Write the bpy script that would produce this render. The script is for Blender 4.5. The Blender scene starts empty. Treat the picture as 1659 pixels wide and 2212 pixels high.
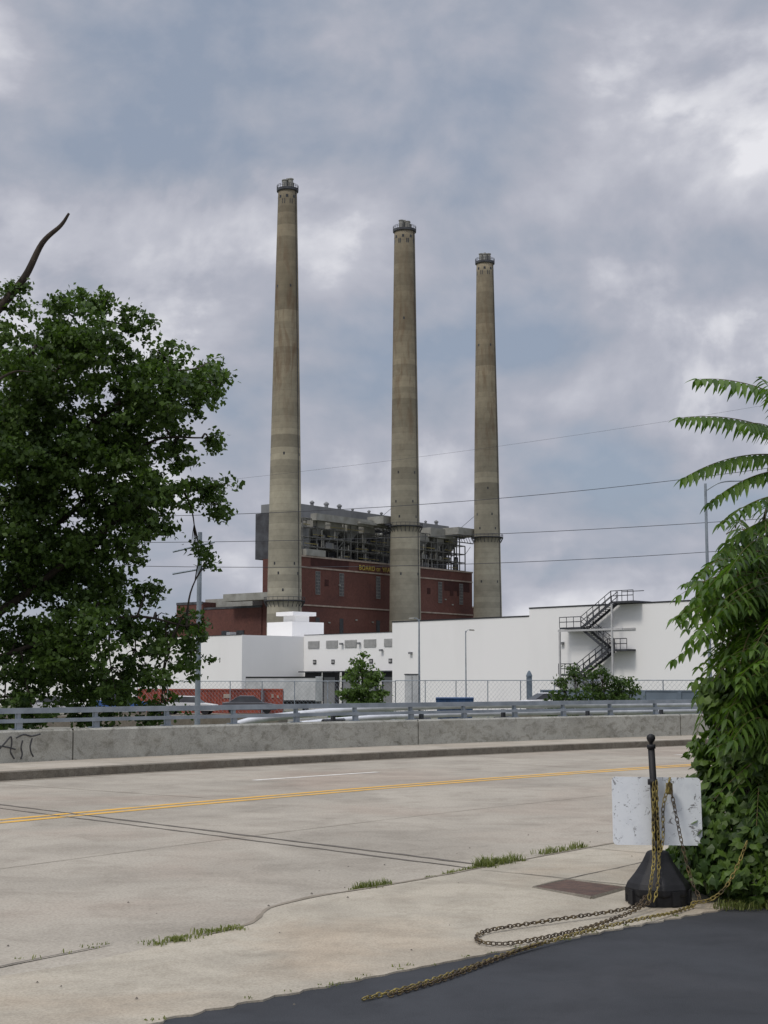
import bpy, math, random
import numpy as np
from mathutils import Vector, Matrix
random.seed(7); rng=np.random.default_rng(11)
sc=bpy.context.scene
sc.view_settings.view_transform='Standard'
sc.view_settings.look='None'
sc.view_settings.exposure=0

# ------------------------------------------------------------------ materials
def nodes(name):
    m=bpy.data.materials.new(name); m.use_nodes=True
    nt=m.node_tree; nt.nodes.clear()
    out=nt.nodes.new('ShaderNodeOutputMaterial'); b=nt.nodes.new('ShaderNodeBsdfPrincipled')
    nt.links.new(b.outputs[0],out.inputs[0])
    return m,nt,b,out
def c4(c): return (c[0],c[1],c[2],1)
def noise(nt,vec,scale,detail=5,rough=.55,dist=0):
    n=nt.nodes.new('ShaderNodeTexNoise'); n.inputs['Scale'].default_value=scale
    n.inputs['Detail'].default_value=detail; n.inputs['Roughness'].default_value=rough
    n.inputs['Distortion'].default_value=dist
    if vec is not None: nt.links.new(vec,n.inputs['Vector'])
    return n.outputs['Fac']
def ramp(nt,fac,stops):
    r=nt.nodes.new('ShaderNodeValToRGB'); e=r.color_ramp.elements
    while len(e)<len(stops): e.new(.5)
    for i,(p,c) in enumerate(stops):
        e[i].position=p; e[i].color=c4(c) if not isinstance(c,(int,float)) else (c,c,c,1)
    nt.links.new(fac,r.inputs[0]); return r.outputs[0]
def mix(nt,fac,a,b,mode='MIX'):
    m=nt.nodes.new('ShaderNodeMix'); m.data_type='RGBA'; m.blend_type=mode
    for sock,v in ((m.inputs[0],fac),(m.inputs[6],a),(m.inputs[7],b)):
        if hasattr(v,'is_linked') or isinstance(v,bpy.types.NodeSocket): nt.links.new(v,sock)
        elif isinstance(v,(int,float)): sock.default_value=v
        else: sock.default_value=c4(v)
    return m.outputs[2]
def mth(nt,op,a,b=None,c=None):
    m=nt.nodes.new('ShaderNodeMath'); m.operation=op
    for i,v in enumerate((a,b,c)):
        if v is None: continue
        if isinstance(v,(int,float)): m.inputs[i].default_value=v
        else: nt.links.new(v,m.inputs[i])
    return m.outputs[0]
def objco(nt,scale=(1,1,1)):
    t=nt.nodes.new('ShaderNodeTexCoord'); mp=nt.nodes.new('ShaderNodeMapping')
    mp.inputs['Scale'].default_value=scale
    nt.links.new(t.outputs['Object'],mp.inputs['Vector']); return mp.outputs[0]
def bump(nt,b,h,strength=.2,dist=.02):
    n=nt.nodes.new('ShaderNodeBump'); n.inputs['Strength'].default_value=strength; n.inputs['Distance'].default_value=dist
    nt.links.new(h,n.inputs['Height']); nt.links.new(n.outputs[0],b.inputs['Normal'])
def simple(name,c1,c2=None,scale=3,rough=.7,metal=0,stretch=(1,1,1),lo=.35,hi=.65,bmp=0,spec=.3):
    m,nt,b,o=nodes(name); c2=c2 or tuple(x*.75 for x in c1)
    v=objco(nt,stretch); f=noise(nt,v,scale,4,.6)
    nt.links.new(ramp(nt,f,[(lo,c2),(hi,c1)]),b.inputs['Base Color'])
    b.inputs['Roughness'].default_value=rough; b.inputs['Metallic'].default_value=metal
    b.inputs['Specular IOR Level'].default_value=spec
    if bmp: bump(nt,b,noise(nt,v,scale*8,2,.6),bmp,.01)
    return m
def concrete(name,base,dark,warm,big=.25,fine=60,dirt=.5,bmp=.25,streak=(1,1,1),lo=.47):
    m,nt,b,o=nodes(name); v=objco(nt); vs=objco(nt,streak)
    f1=noise(nt,vs,big,4,.6,.4); col=ramp(nt,f1,[(.3,warm),(.5,base),(.72,tuple(x*1.08 for x in base))])
    f2=noise(nt,vs,big*7,6,.68,.6); st=ramp(nt,f2,[(lo,0.),(lo+.23,dirt)])
    col=mix(nt,st,col,dark)
    f4=noise(nt,vs,big*1.7,3,.5,1.2); col=mix(nt,1.,col,ramp(nt,f4,[(.35,.86),(.6,1.05)]),'MULTIPLY')
    f3=noise(nt,v,fine,2,.7); sp=ramp(nt,f3,[(.3,.76),(.55,1.),(.75,1.12)])
    col=mix(nt,1.,col,sp,'MULTIPLY')
    nt.links.new(col,b.inputs['Base Color']); b.inputs['Roughness'].default_value=.88
    b.inputs['Specular IOR Level'].default_value=.2
    if bmp: bump(nt,b,f3,bmp,.006)
    return m

M_road=concrete('road_concrete',(.37,.335,.275),(.22,.19,.15),(.36,.30,.24),.22,45,.5,.2)
M_walk=concrete('sidewalk_concrete',(.41,.37,.295),(.26,.225,.17),(.41,.345,.26),.6,70,.45)
M_farwalk=concrete('far_sidewalk',(.40,.36,.295),(.27,.24,.19),(.37,.32,.25),.5,40,.4,0)
M_curb=concrete('curb_concrete',(.20,.18,.145),(.11,.095,.075),(.18,.155,.12),1.2,40,.7,0)
M_para=concrete('parapet_concrete',(.40,.395,.35),(.16,.15,.115),(.35,.34,.29),.55,40,.8,0,(1,1,1.6),.49)
M_joint=simple('joint_sealant',(.10,.09,.075),(.17,.15,.125),9,.9)
M_dirt_shade=simple('gutter_dirt_and_shade',(.19,.165,.125),(.27,.235,.185),6,.95)  # shared by far gutter, slab joints and the painted shade at the near curb
M_asph=concrete('asphalt',(.046,.049,.054),(.030,.032,.035),(.055,.056,.06),.6,130,.4,.5)
M_ground=simple('ground_gravel',(.19,.18,.15),(.10,.12,.07),.05,.95)
M_galv=simple('galvanized',(.30,.34,.38),(.20,.23,.26),2,.5,.3)
M_black=simple('black_plastic',(.018,.018,.02),(.011,.011,.012),12,.55,bmp=.2)
M_white=simple('white_wall_paint',(.84,.835,.82),(.79,.785,.77),.12,.75,stretch=(1,1,.3),lo=.3,hi=.5)
M_coping=simple('dark_coping',(.03,.03,.035),None,3,.6)
M_steel=simple('dark_steel',(.06,.065,.075),(.035,.035,.04),2,.6)
M_greyst=simple('grey_cladding',(.25,.255,.26),(.17,.175,.18),.15,.7,stretch=(1,1,.4))
M_greydk=simple('grey_cladding_dark',(.085,.09,.10),(.045,.045,.05),.3,.7)
M_lite=simple('light_duct',(.34,.34,.31),(.22,.215,.19),.2,.65)
M_stl2=simple('structural_steel',(.17,.17,.16),(.09,.09,.08),.5,.7)
M_yel2=simple('yellow_steel',(.40,.34,.12),(.25,.2,.08),.5,.7)
M_bark=simple('bark',(.06,.047,.036),(.025,.02,.016),6,.95,stretch=(1,1,.3))
M_yline=simple('yellow_road_paint',(.66,.38,.07),(.48,.33,.14),3,.8,lo=.36,hi=.5)
M_wline=simple('white_road_paint',(.72,.70,.64),(.52,.48,.42),5,.8)
M_cont=simple('red_container_paint',(.36,.085,.05),(.20,.05,.035),.5,.7)
M_blue=simple('blue_paint',(.03,.08,.19),(.02,.05,.12),.7,.6)
M_rust=simple('rusty_plate',(.13,.08,.06),(.08,.055,.045),14,.85,bmp=.5)
M_glass=simple('dark_glass',(.05,.055,.06),(.03,.03,.035),1,.3)
M_winf=simple('window_frame',(.32,.31,.29),(.22,.21,.20),1,.7)
M_stone=simple('stone_band',(.42,.35,.29),(.28,.22,.18),.4,.8)
M_letter=simple('yellow_letters',(.50,.38,.08),(.38,.28,.06),1,.5)
M_louv=simple('louvre_grey',(.45,.45,.44),(.35,.35,.34),2,.6)
M_alu=simple('white_pipe_jacket',(.68,.69,.70),(.5,.51,.52),1.5,.35,.35)
M_graf=simple('graffiti_paint',(.03,.03,.035),(.08,.08,.08),20,.7)
M_bluewall=simple('blue_grey_wall',(.16,.20,.24),(.11,.14,.17),.3,.8)
M_trailer=simple('trailer_skin',(.55,.56,.56),(.42,.43,.43),.8,.5)

def brick():
    m,nt,b,o=nodes('red_brick'); v=objco(nt)
    t=noise(nt,v,.06,4,.6,.5); f=noise(nt,v,1.2,4,.7)
    col=ramp(nt,t,[(.3,(.088,.036,.030)),(.55,(.128,.050,.038)),(.75,(.155,.067,.052))])
    col=mix(nt,1.,col,ramp(nt,f,[(.3,.75),(.7,1.15)]),'MULTIPLY')
    nt.links.new(col,b.inputs['Base Color']); b.inputs['Roughness'].default_value=.9
    return m
M_brick=brick()

def stackmat(seed):
    m,nt,b,o=nodes('stack_concrete')
    t=nt.nodes.new('ShaderNodeTexCoord'); s=nt.nodes.new('ShaderNodeSeparateXYZ'); nt.links.new(t.outputs['Object'],s.inputs[0])
    z=s.outputs[2]
    lift=mth(nt,'FLOOR',mth(nt,'DIVIDE',z,4.6))
    w=nt.nodes.new('ShaderNodeTexWhiteNoise'); w.noise_dimensions='1D'; nt.links.new(mth(nt,'ADD',lift,seed),w.inputs['W'])
    lift2=mth(nt,'FLOOR',mth(nt,'DIVIDE',z,2.3))
    w2=nt.nodes.new('ShaderNodeTexWhiteNoise'); w2.noise_dimensions='1D'; nt.links.new(mth(nt,'ADD',lift2,seed*3+.5),w2.inputs['W'])
    hz=nt.nodes.new('ShaderNodeMapRange'); hz.inputs[1].default_value=0; hz.inputs[2].default_value=187; nt.links.new(z,hz.inputs[0])
    base=ramp(nt,hz.outputs[0],[(0,(.35,.33,.27)),(.35,(.31,.285,.215)),(.6,(.265,.23,.16)),(.82,(.225,.188,.125)),(1,(.25,.215,.15))])
    bands=mth(nt,'ADD',mth(nt,'MULTIPLY',w.outputs[0],.19),mth(nt,'MULTIPLY',w2.outputs[0],.09))
    col=mix(nt,1.,base,ramp(nt,mth(nt,'ADD',bands,.34),[(0,0.),(.5,1.0),(1,2.0)]),'MULTIPLY')
    fr=mth(nt,'FRACT',mth(nt,'DIVIDE',z,2.3))
    col=mix(nt,ramp(nt,fr,[(0,.2),(.05,.2),(.09,0.)]),col,(.1,.085,.06))
    mp=nt.nodes.new('ShaderNodeMapping'); mp.inputs['Scale'].default_value=(.5,.5,.09); mp.inputs['Location'].default_value=(seed,seed*2,0)
    nt.links.new(t.outputs['Object'],mp.inputs[0])
    st=noise(nt,mp.outputs[0],.9,5,.65,.5)
    band=ramp(nt,hz.outputs[0],[(.45,0.),(.62,.75),(.8,.65),(.9,.3),(1,.2)])
    fac=mix(nt,1.,ramp(nt,st,[(.46,0.),(.70,1.)]),band,'MULTIPLY')
    col=mix(nt,fac,col,(.125,.072,.037))
    mp2=nt.nodes.new('ShaderNodeMapping'); mp2.inputs['Scale'].default_value=(.3,.3,.3); nt.links.new(t.outputs['Object'],mp2.inputs[0])
    mo=noise(nt,mp2.outputs[0],1.2,5,.65)
    col=mix(nt,1.,col,ramp(nt,mo,[(.3,.84),(.7,1.12)]),'MULTIPLY')
    nt.links.new(col,b.inputs['Base Color']); b.inputs['Roughness'].default_value=.9
    return m

def leafmat(name,cd,cl,trans=.35,rough=.5):
    m,nt,b,o=nodes(name)
    g=nt.nodes.new('ShaderNodeNewGeometry')
    v=objco(nt); f=noise(nt,v,.7,0,.5)
    k=mth(nt,'ADD',mth(nt,'MULTIPLY',g.outputs['Random Per Island'],.6),mth(nt,'MULTIPLY',f,.4))
    col=ramp(nt,k,[(.15,cd),(.8,cl)])
    nt.links.new(col,b.inputs['Base Color']); b.inputs['Roughness'].default_value=rough
    b.inputs['Specular IOR Level'].default_value=.3
    tr=nt.nodes.new('ShaderNodeBsdfTranslucent'); nt.links.new(mix(nt,1.,col,(1.3,1.5,.6),'MULTIPLY'),tr.inputs[0])
    ms=nt.nodes.new('ShaderNodeMixShader'); ms.inputs[0].default_value=trans
    nt.links.new(b.outputs[0],ms.inputs[1]); nt.links.new(tr.outputs[0],ms.inputs[2]); nt.links.new(ms.outputs[0],o.inputs[0])
    return m
M_oak=leafmat('oak_leaves',(.032,.060,.016),(.095,.155,.034),.28)
M_poplar=leafmat('young_leaves',(.06,.10,.03),(.13,.20,.055),.35)
M_bush=leafmat('bush_leaves',(.03,.06,.018),(.08,.13,.03),.3)
M_ail=leafmat('compound_leaves',(.035,.075,.016),(.115,.195,.032),.38,.42)
M_vine=leafmat('vine_leaves',(.032,.065,.014),(.11,.18,.028),.3,.45)
M_grass=leafmat('grass_blades',(.10,.13,.03),(.22,.23,.08),.3)
M_stemg=simple('green_stem',(.10,.13,.04),(.13,.07,.04),20,.6)
def chainmat(name,dark):
    m,nt,b,o=nodes(name); g=nt.nodes.new('ShaderNodeNewGeometry')
    v=objco(nt); f=noise(nt,v,18,3,.6)
    k=mth(nt,'ADD',mth(nt,'MULTIPLY',g.outputs['Random Per Island'],.4),f)
    if dark: st=[(.4,(.03,.022,.015)),(.75,(.08,.055,.03)),(1.0,(.14,.10,.035))]
    else: st=[(.42,(.05,.038,.02)),(.66,(.165,.125,.035)),(1.0,(.34,.27,.07))]
    nt.links.new(ramp(nt,k,st),b.inputs['Base Color']); b.inputs['Roughness'].default_value=.75
    return m
M_chain=chainmat('yellow_chain_plastic',False); M_chaind=chainmat('weathered_chain',True)

# ------------------------------------------------------------------ mesh tools
class B:
    def __init__(s): s.v=[]; s.f=[]
    def add(s,vs,fs):
        o=len(s.v); s.v+= [tuple(x) for x in vs]; s.f+=[tuple(i+o for i in f) for f in fs]
    def hexa(s,p):
        s.add(p,[(3,2,1,0),(4,5,6,7),(0,1,5,4),(1,2,6,5),(2,3,7,6),(3,0,4,7)])
    def box(s,x0,x1,y0,y1,z0,z1,F=None):
        F=F or (lambda a,b,c:(a,b,c))
        s.hexa([F(x0,y0,z0),F(x1,y0,z0),F(x1,y1,z0),F(x0,y1,z0),F(x0,y0,z1),F(x1,y0,z1),F(x1,y1,z1),F(x0,y1,z1)])
    def tube(s,pts,rad,n=8,cap=True):
        pts=[Vector(p) for p in pts]
        if isinstance(rad,(int,float)): rad=[rad]*len(pts)
        rings=[];up=None
        for i,p in enumerate(pts):
            d=(pts[min(i+1,len(pts)-1)]-pts[max(i-1,0)]).normalized()
            if up is None: up=Vector((0,0,1)) if abs(d.z)<.9 else Vector((1,0,0))
            a=d.cross(up)
            if a.length<1e-4: a=d.cross(Vector((0,1,0)))
            a.normalize(); b=a.cross(d).normalized(); up=b
            rings.append([p+ (a*math.cos(t)+b*math.sin(t))*rad[i] for t in [2*math.pi*k/n for k in range(n)]])
        o=len(s.v)
        for r in rings: s.v+=[tuple(q) for q in r]
        for i in range(len(pts)-1):
            for k in range(n):
                s.f.append((o+i*n+k,o+i*n+(k+1)%n,o+(i+1)*n+(k+1)%n,o+(i+1)*n+k))
        if cap:
            s.f.append(tuple(o+k for k in range(n))[::-1]); s.f.append(tuple(o+(len(pts)-1)*n+k for k in range(n)))
    def beam(s,p,q,w):
        s.tube([p,q],w*.707,4)
    def lathe(s,prof,c=(0,0,0),n=32):
        o=len(s.v)
        for r,z in prof:
            for k in range(n):
                t=2*math.pi*k/n; s.v.append((c[0]+r*math.cos(t),c[1]+r*math.sin(t),c[2]+z))
        for i in range(len(prof)-1):
            for k in range(n):
                s.f.append((o+i*n+k,o+i*n+(k+1)%n,o+(i+1)*n+(k+1)%n,o+(i+1)*n+k))
        s.f.append(tuple(o+(len(prof)-1)*n+k for k in range(n)))
    def ob(s,name,mat,parent=None,smooth=False,loc=None,bevel=0):
        me=bpy.data.meshes.new(name); me.from_pydata(s.v,[],s.f); me.update()
        me.materials.append(mat)
        if smooth:
            me.polygons.foreach_set('use_smooth',[True]*len(me.polygons))
        o=bpy.data.objects.new(name,me); sc.collection.objects.link(o)
        if parent: o.parent=parent
        if loc: o.location=loc
        if bevel:
            md=o.modifiers.new('bevel','BEVEL'); md.width=bevel; md.segments=2; md.limit_method='ANGLE'
        return o
def emp(name,loc=(0,0,0)):
    e=bpy.data.objects.new(name,None); sc.collection.objects.link(e); e.location=loc; e.empty_display_size=.3; return e
def catmull(P,n=8):
    P=[Vector(p) for p in P]; P=[P[0]*2-P[1]]+P+[P[-1]*2-P[-2]]; out=[]
    for i in range(1,len(P)-2):
        for k in range(n):
            t=k/n; a,b,c,d=P[i-1],P[i],P[i+1],P[i+2]
            out.append(.5*((2*b)+(c-a)*t+(2*a-5*b+4*c-d)*t*t+(3*b-a-3*c+d)*t**3))
    out.append(P[-2]); return out

def leaf_mesh(name,cen,size,aspect,mat,parent=None,upbias=.5,fold=.12):
    N=len(cen); cen=np.asarray(cen,dtype=np.float64)
    d=rng.normal(size=(N,3)); d[:,2]-=.15; d/=np.linalg.norm(d,axis=1)[:,None]
    nrm=rng.normal(size=(N,3)); nrm[:,2]+=upbias*2
    a=np.cross(d,nrm); a/=np.linalg.norm(a,axis=1)[:,None]; nn=np.cross(a,d)
    L=(size*(.65+.7*rng.random(N)))[:,None]
    p0=cen-d*L*.5; p2=cen+d*L*.5; mid=cen-d*L*.05
    p1=mid+a*L*aspect*.5+nn*L*fold; p3=mid-a*L*aspect*.5+nn*L*fold
    V=np.stack([p0,p1,p2,p3],1).reshape(-1,3)
    me=bpy.data.meshes.new(name); me.vertices.add(4*N); me.vertices.foreach_set('co',V.ravel())
    me.loops.add(4*N); me.loops.foreach_set('vertex_index',np.arange(4*N,dtype=np.int32))
    me.polygons.add(N); me.polygons.foreach_set('loop_start',np.arange(0,4*N,4,dtype=np.int32))
    me.polygons.foreach_set('loop_total',np.full(N,4,dtype=np.int32)); me.update(calc_edges=True); me.validate()
    me.materials.append(mat); o=bpy.data.objects.new(name,me); sc.collection.objects.link(o)
    if parent: o.parent=parent
    return o
def clump_points(clumps,dens,sprig_r=.28,per=34,flat=.6):
    out=[]
    for (x,y,z,r) in clumps:
        ns=max(3,int(dens*r*r/per*10))
        d=rng.normal(size=(ns,3)); d/=np.linalg.norm(d,axis=1)[:,None]
        rad=r*(rng.random(ns)**.38)[:,None]*(1+.22*rng.normal(size=(ns,1)))
        c=np.array([x,y,z])+d*rad*np.array([1,1.25,.85])
        for q in c:
            n=int(per*(.5+rng.random())); out.append(q+rng.normal(size=(n,3))*sprig_r*np.array([.6,.6,.6*flat])*(.6+.7*rng.random()))
    return np.concatenate(out)

# ------------------------------------------------------------------ road geometry: arcs about one centre
CX,CY=61.2,-30.1
def arc(r,th): t=math.radians(th); return (CX+r*math.cos(t),CY+r*math.sin(t))
def ribbon(b,r0,r1,t0,t1,z0,z1,step=.4):
    n=max(1,int(abs(t1-t0)/step)); o=len(b.v)
    for i in range(n+1):
        th=t0+(t1-t0)*i/n
        x,y=arc(r0,th); b.v.append((x,y,z0)); x,y=arc(r1,th); b.v.append((x,y,z1))
    for i in range(n): a=o+2*i; b.f.append((a,a+1,a+3,a+2) if t1>t0 else (a+2,a+3,a+1,a))
TA,TB=85,195

g=B(); g.add([(-3000,-3000,-1.7),(3000,-3000,-1.7),(3000,3000,-1.7),(-3000,3000,-1.7)],[(0,1,2,3)]); g.ob('ground',M_ground)
b=B(); ribbon(b,73.6,86.8,TA,TB,0.004,0.004); b.ob('road',M_road)
b=B(); ribbon(b,10,72.9,TA,TB,0.0,0.0); b.ob('asphalt_parking_lot',M_asph)
e=emp('far_sidewalk')
b=B(); ribbon(b,86.98,89.0,TA,TB,.15,.15); b.ob('paving',M_farwalk,e)
b=B(); ribbon(b,86.8,86.8,TA,TB,0,.14); ribbon(b,86.8,86.82,TA,TB,.14,.152); ribbon(b,86.82,86.98,TA,TB,.152,.152); b.ob('kerb',M_curb,e)
b=B(); ribbon(b,86.62,86.79,TA,TB,.008,.008); b.ob('gutter_dirt_and_shade',M_dirt_shade,e)
e=emp('road_markings')
b=B(); ribbon(b,80.83,80.97,TA,TB,.008,.008); ribbon(b,81.12,81.26,TA,TB,.008,.008); b.ob('double_yellow_line',M_yline,e)
b=B()
dth=math.degrees(12.2/83.75); L=math.degrees(3.05/83.75)
t0=137.05
for k in range(-4,6):
    ribbon(b,83.68,83.83,t0+k*dth,t0+k*dth+L,.008,.008)
b.ob('white_lane_dashes',M_wline,e)
def ra(th): 
    base=72.6-(149-th)*.27 if th<149 else 72.6+(th-149)*.03
    return max(71.2,base)+.015*math.sin(th*37)+.01*math.sin(th*91+1)
def sm(x): x=min(1,max(0,x)); return x*x*(3-2*x)
def rout(th):
    return 74.12+.12*math.exp(-((th-146.3)/.6)**2)-.2*sm((th-146.65)/.5)+.2*sm((th-148.2)/1)
def hh(th,u): return .010+.022*sm((147.3-th)/.5)*sm(u*1.1)
b=B(); NR=10; ths=[TA+ (TB-TA)*i/200 for i in range(201)]+[143+.05*i for i in range(160)]; ths=sorted(set(ths))
for th in ths:
    a,c=ra(th),rout(th)
    x,y=arc(a-.003,th); b.v.append((x,y,-.02))
    for j in range(NR+1):
        u=j/NR; x,y=arc(a+(c-a)*u,th); b.v.append((x,y,hh(th,u)))
    x,y=arc(c+.012,th); b.v.append((x,y,hh(th,1)-.006)); x,y=arc(c+.016,th); b.v.append((x,y,-.02))
W=NR+4
for i in range(len(ths)-1):
    for j in range(W-1): o=i*W+j; b.f.append((o,o+1,o+W+1,o+W))
b.ob('sidewalk',M_walk,smooth=False)
def strip(b,pts,w,z):
    P=[Vector((p[0],p[1],0)) for p in pts]; o=len(b.v)
    for i,p in enumerate(P):
        d=(P[min(i+1,len(P)-1)]-P[max(0,i-1)]).normalized(); n=Vector((-d.y,d.x,0)); ww=w*(.6+.8*random.random())/2
        if i in (0,len(P)-1): ww*=.2
        zz=z(p.x,p.y) if callable(z) else z
        b.v.append((p.x+n.x*ww,p.y+n.y*ww,zz)); b.v.append((p.x-n.x*ww,p.y-n.y*ww,zz))
    for i in range(len(P)-1): a=o+2*i; b.f.append((a,a+1,a+3,a+2))
def wob(p,q,n=24,amp=.012):
    return [(p[0]+(q[0]-p[0])*i/n+random.uniform(-amp,amp),p[1]+(q[1]-p[1])*i/n+random.uniform(-amp,amp)) for i in range(n+1)]
def zs(x,y):
    th=math.degrees(math.atan2(y-CY,x-CX)); r=math.hypot(x-CX,y-CY); a,c=ra(th),rout(th)
    return hh(th,min(1,max(0,(r-a)/(c-a))))+.004
e=emp('pavement_joints')
b=B()
strip(b,wob((-5.9,20.3),(1.05,12.75),60),.04,.0085); strip(b,wob((-5.6,20.4),(1.25,12.9),60),.055,.0085)
strip(b,[arc(74.22+.02*math.sin(th*5),th) for th in np.arange(147.9,156,.15)],.022,.0125)
b.ob('road_joints',M_joint,e)
b=B()
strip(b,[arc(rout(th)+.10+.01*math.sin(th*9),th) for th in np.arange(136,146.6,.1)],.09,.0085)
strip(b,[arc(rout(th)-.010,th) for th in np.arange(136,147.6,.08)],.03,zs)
b.ob('gutter_dirt_and_shade',M_dirt_shade,e)  # both strips paint the gutter shadow along the near curb as dark lines
b=B()
for th in (141.6,143.2,144.75,149.6,151.5):
    p=arc(ra(th)+.05,th); q=arc(rout(th)-.03,th-.1)
    P=wob(p,q,20,.004); strip(b,P,.014,zs)
strip(b,wob(arc(73.2,145),arc(73.2,142.2),20,.01),.012,zs)
b.ob('sidewalk_joints',M_joint,e)
b=B()
for th in (128,131.2,134.5,141.3):
    strip(b,wob(arc(81.4,th),arc(86.6,th),20,.01),.02,.0085)
for th in (131,):
    strip(b,wob(arc(75,th),arc(80.8,th),20,.01),.02,.0085)
strip(b,[arc(77.6,th) for th in np.arange(100,170,.3)],.012,.0085)
b.ob('slab_joints',M_dirt_shade,e)
e=emp('utility_cover')
b=B()
q=[(1.16,11.7),(1.53,11.18),(1.86,11.68),(1.47,12.12)]
cxm=sum(p[0] for p in q)/4; cym=sum(p[1] for p in q)/4
cz=max(zs(x,y) for x,y in q)
b.hexa([(x,y,cz-.04) for x,y in q]+[(x,y,cz+.001) for x,y in q]); b.ob('plate',M_rust,e)
b=B()
for i in range(4):
    p,r=q[i],q[(i+1)%4]; b.beam((cxm+(p[0]-cxm)*1.02,cym+(p[1]-cym)*1.02,cz-.012),(cxm+(r[0]-cxm)*1.02,cym+(r[1]-cym)*1.02,cz-.012),.026)
b.ob('rim',M_curb,e)

# ------------------------------------------------------------------ bridge parapet + railing
e=emp('bridge_parapet')
b=B()
joints=[138.93+k*6.2 for k in range(-8,9)]
prev=TA
for gth in sorted(joints)+[TB]:
    t0_,t1_=prev+.012,gth-.012
    ribbon(b,89.0,89.0,t0_,t1_,.1,.70); ribbon(b,89.0,89.03,t0_,t1_,.70,.735); ribbon(b,89.03,89.3,t0_,t1_,.735,.735); ribbon(b,89.3,89.3,t0_,t1_,.735,-1.8)
    for tt in (t0_,t1_):
        x0,y0=arc(89,tt); x1,y1=arc(89.3,tt); b.add([(x0,y0,.1),(x1,y1,.1),(x1,y1,.73),(x0,y0,.70)],[(0,1,2,3)])
    prev=gth
ribbon(b,89.05,89.05,TA,TB,.1,.6)
b.ob('wall',M_para,e)
b=B()
def GP(px,py):
    t=px/95*.91; th=140.04-math.degrees(t/89); x,y=arc(88.998,th); return (x,y,.63-(py-1590)*.0082)
for st in ([(-20,1636),(2,1622),(20,1604),(33,1591),(35,1608),(33,1624),(42,1640)],[(-4,1610),(18,1612),(44,1619)],[(60,1600),(57,1616),(60,1630),(57,1641)],[(82,1596),(78,1612),(80,1626),(86,1637)],[(45,1594),(62,1587),(80,1591),(101,1587)]):
    b.tube(catmull([GP(*p) for p in st],4),.015,6)
b.ob('graffiti',M_graf,e)
e=emp('bridge_railing')
b=B()
for k in range(-24,42):
    th=139.67-k*1.145
    F=lambda a,r,z,th=th:(*arc(r,th+math.degrees(a/89)),z)
    b.box(-.035,.035,89.12,89.2,.735,1.09,F); b.box(-.09,.09,89.06,89.26,.735,.755,F)
    b.box(-.06,.06,89.09,89.12,.735,.95,F)
b.ob('posts',M_galv,e)
b=B()
for z,r,w in ((1.085,89.14,.05),(.90,89.1,.035)):
    ribbon(b,r-w,r-w,TA,TB,z-w,z+w); ribbon(b,r-w,r+w,TA,TB,z+w,z+w); ribbon(b,r+w,r+w,TA,TB,z+w,z-w); ribbon(b,r+w,r-w,TA,TB,z-w,z-w)
b.ob('rails',M_galv,e)

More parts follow.
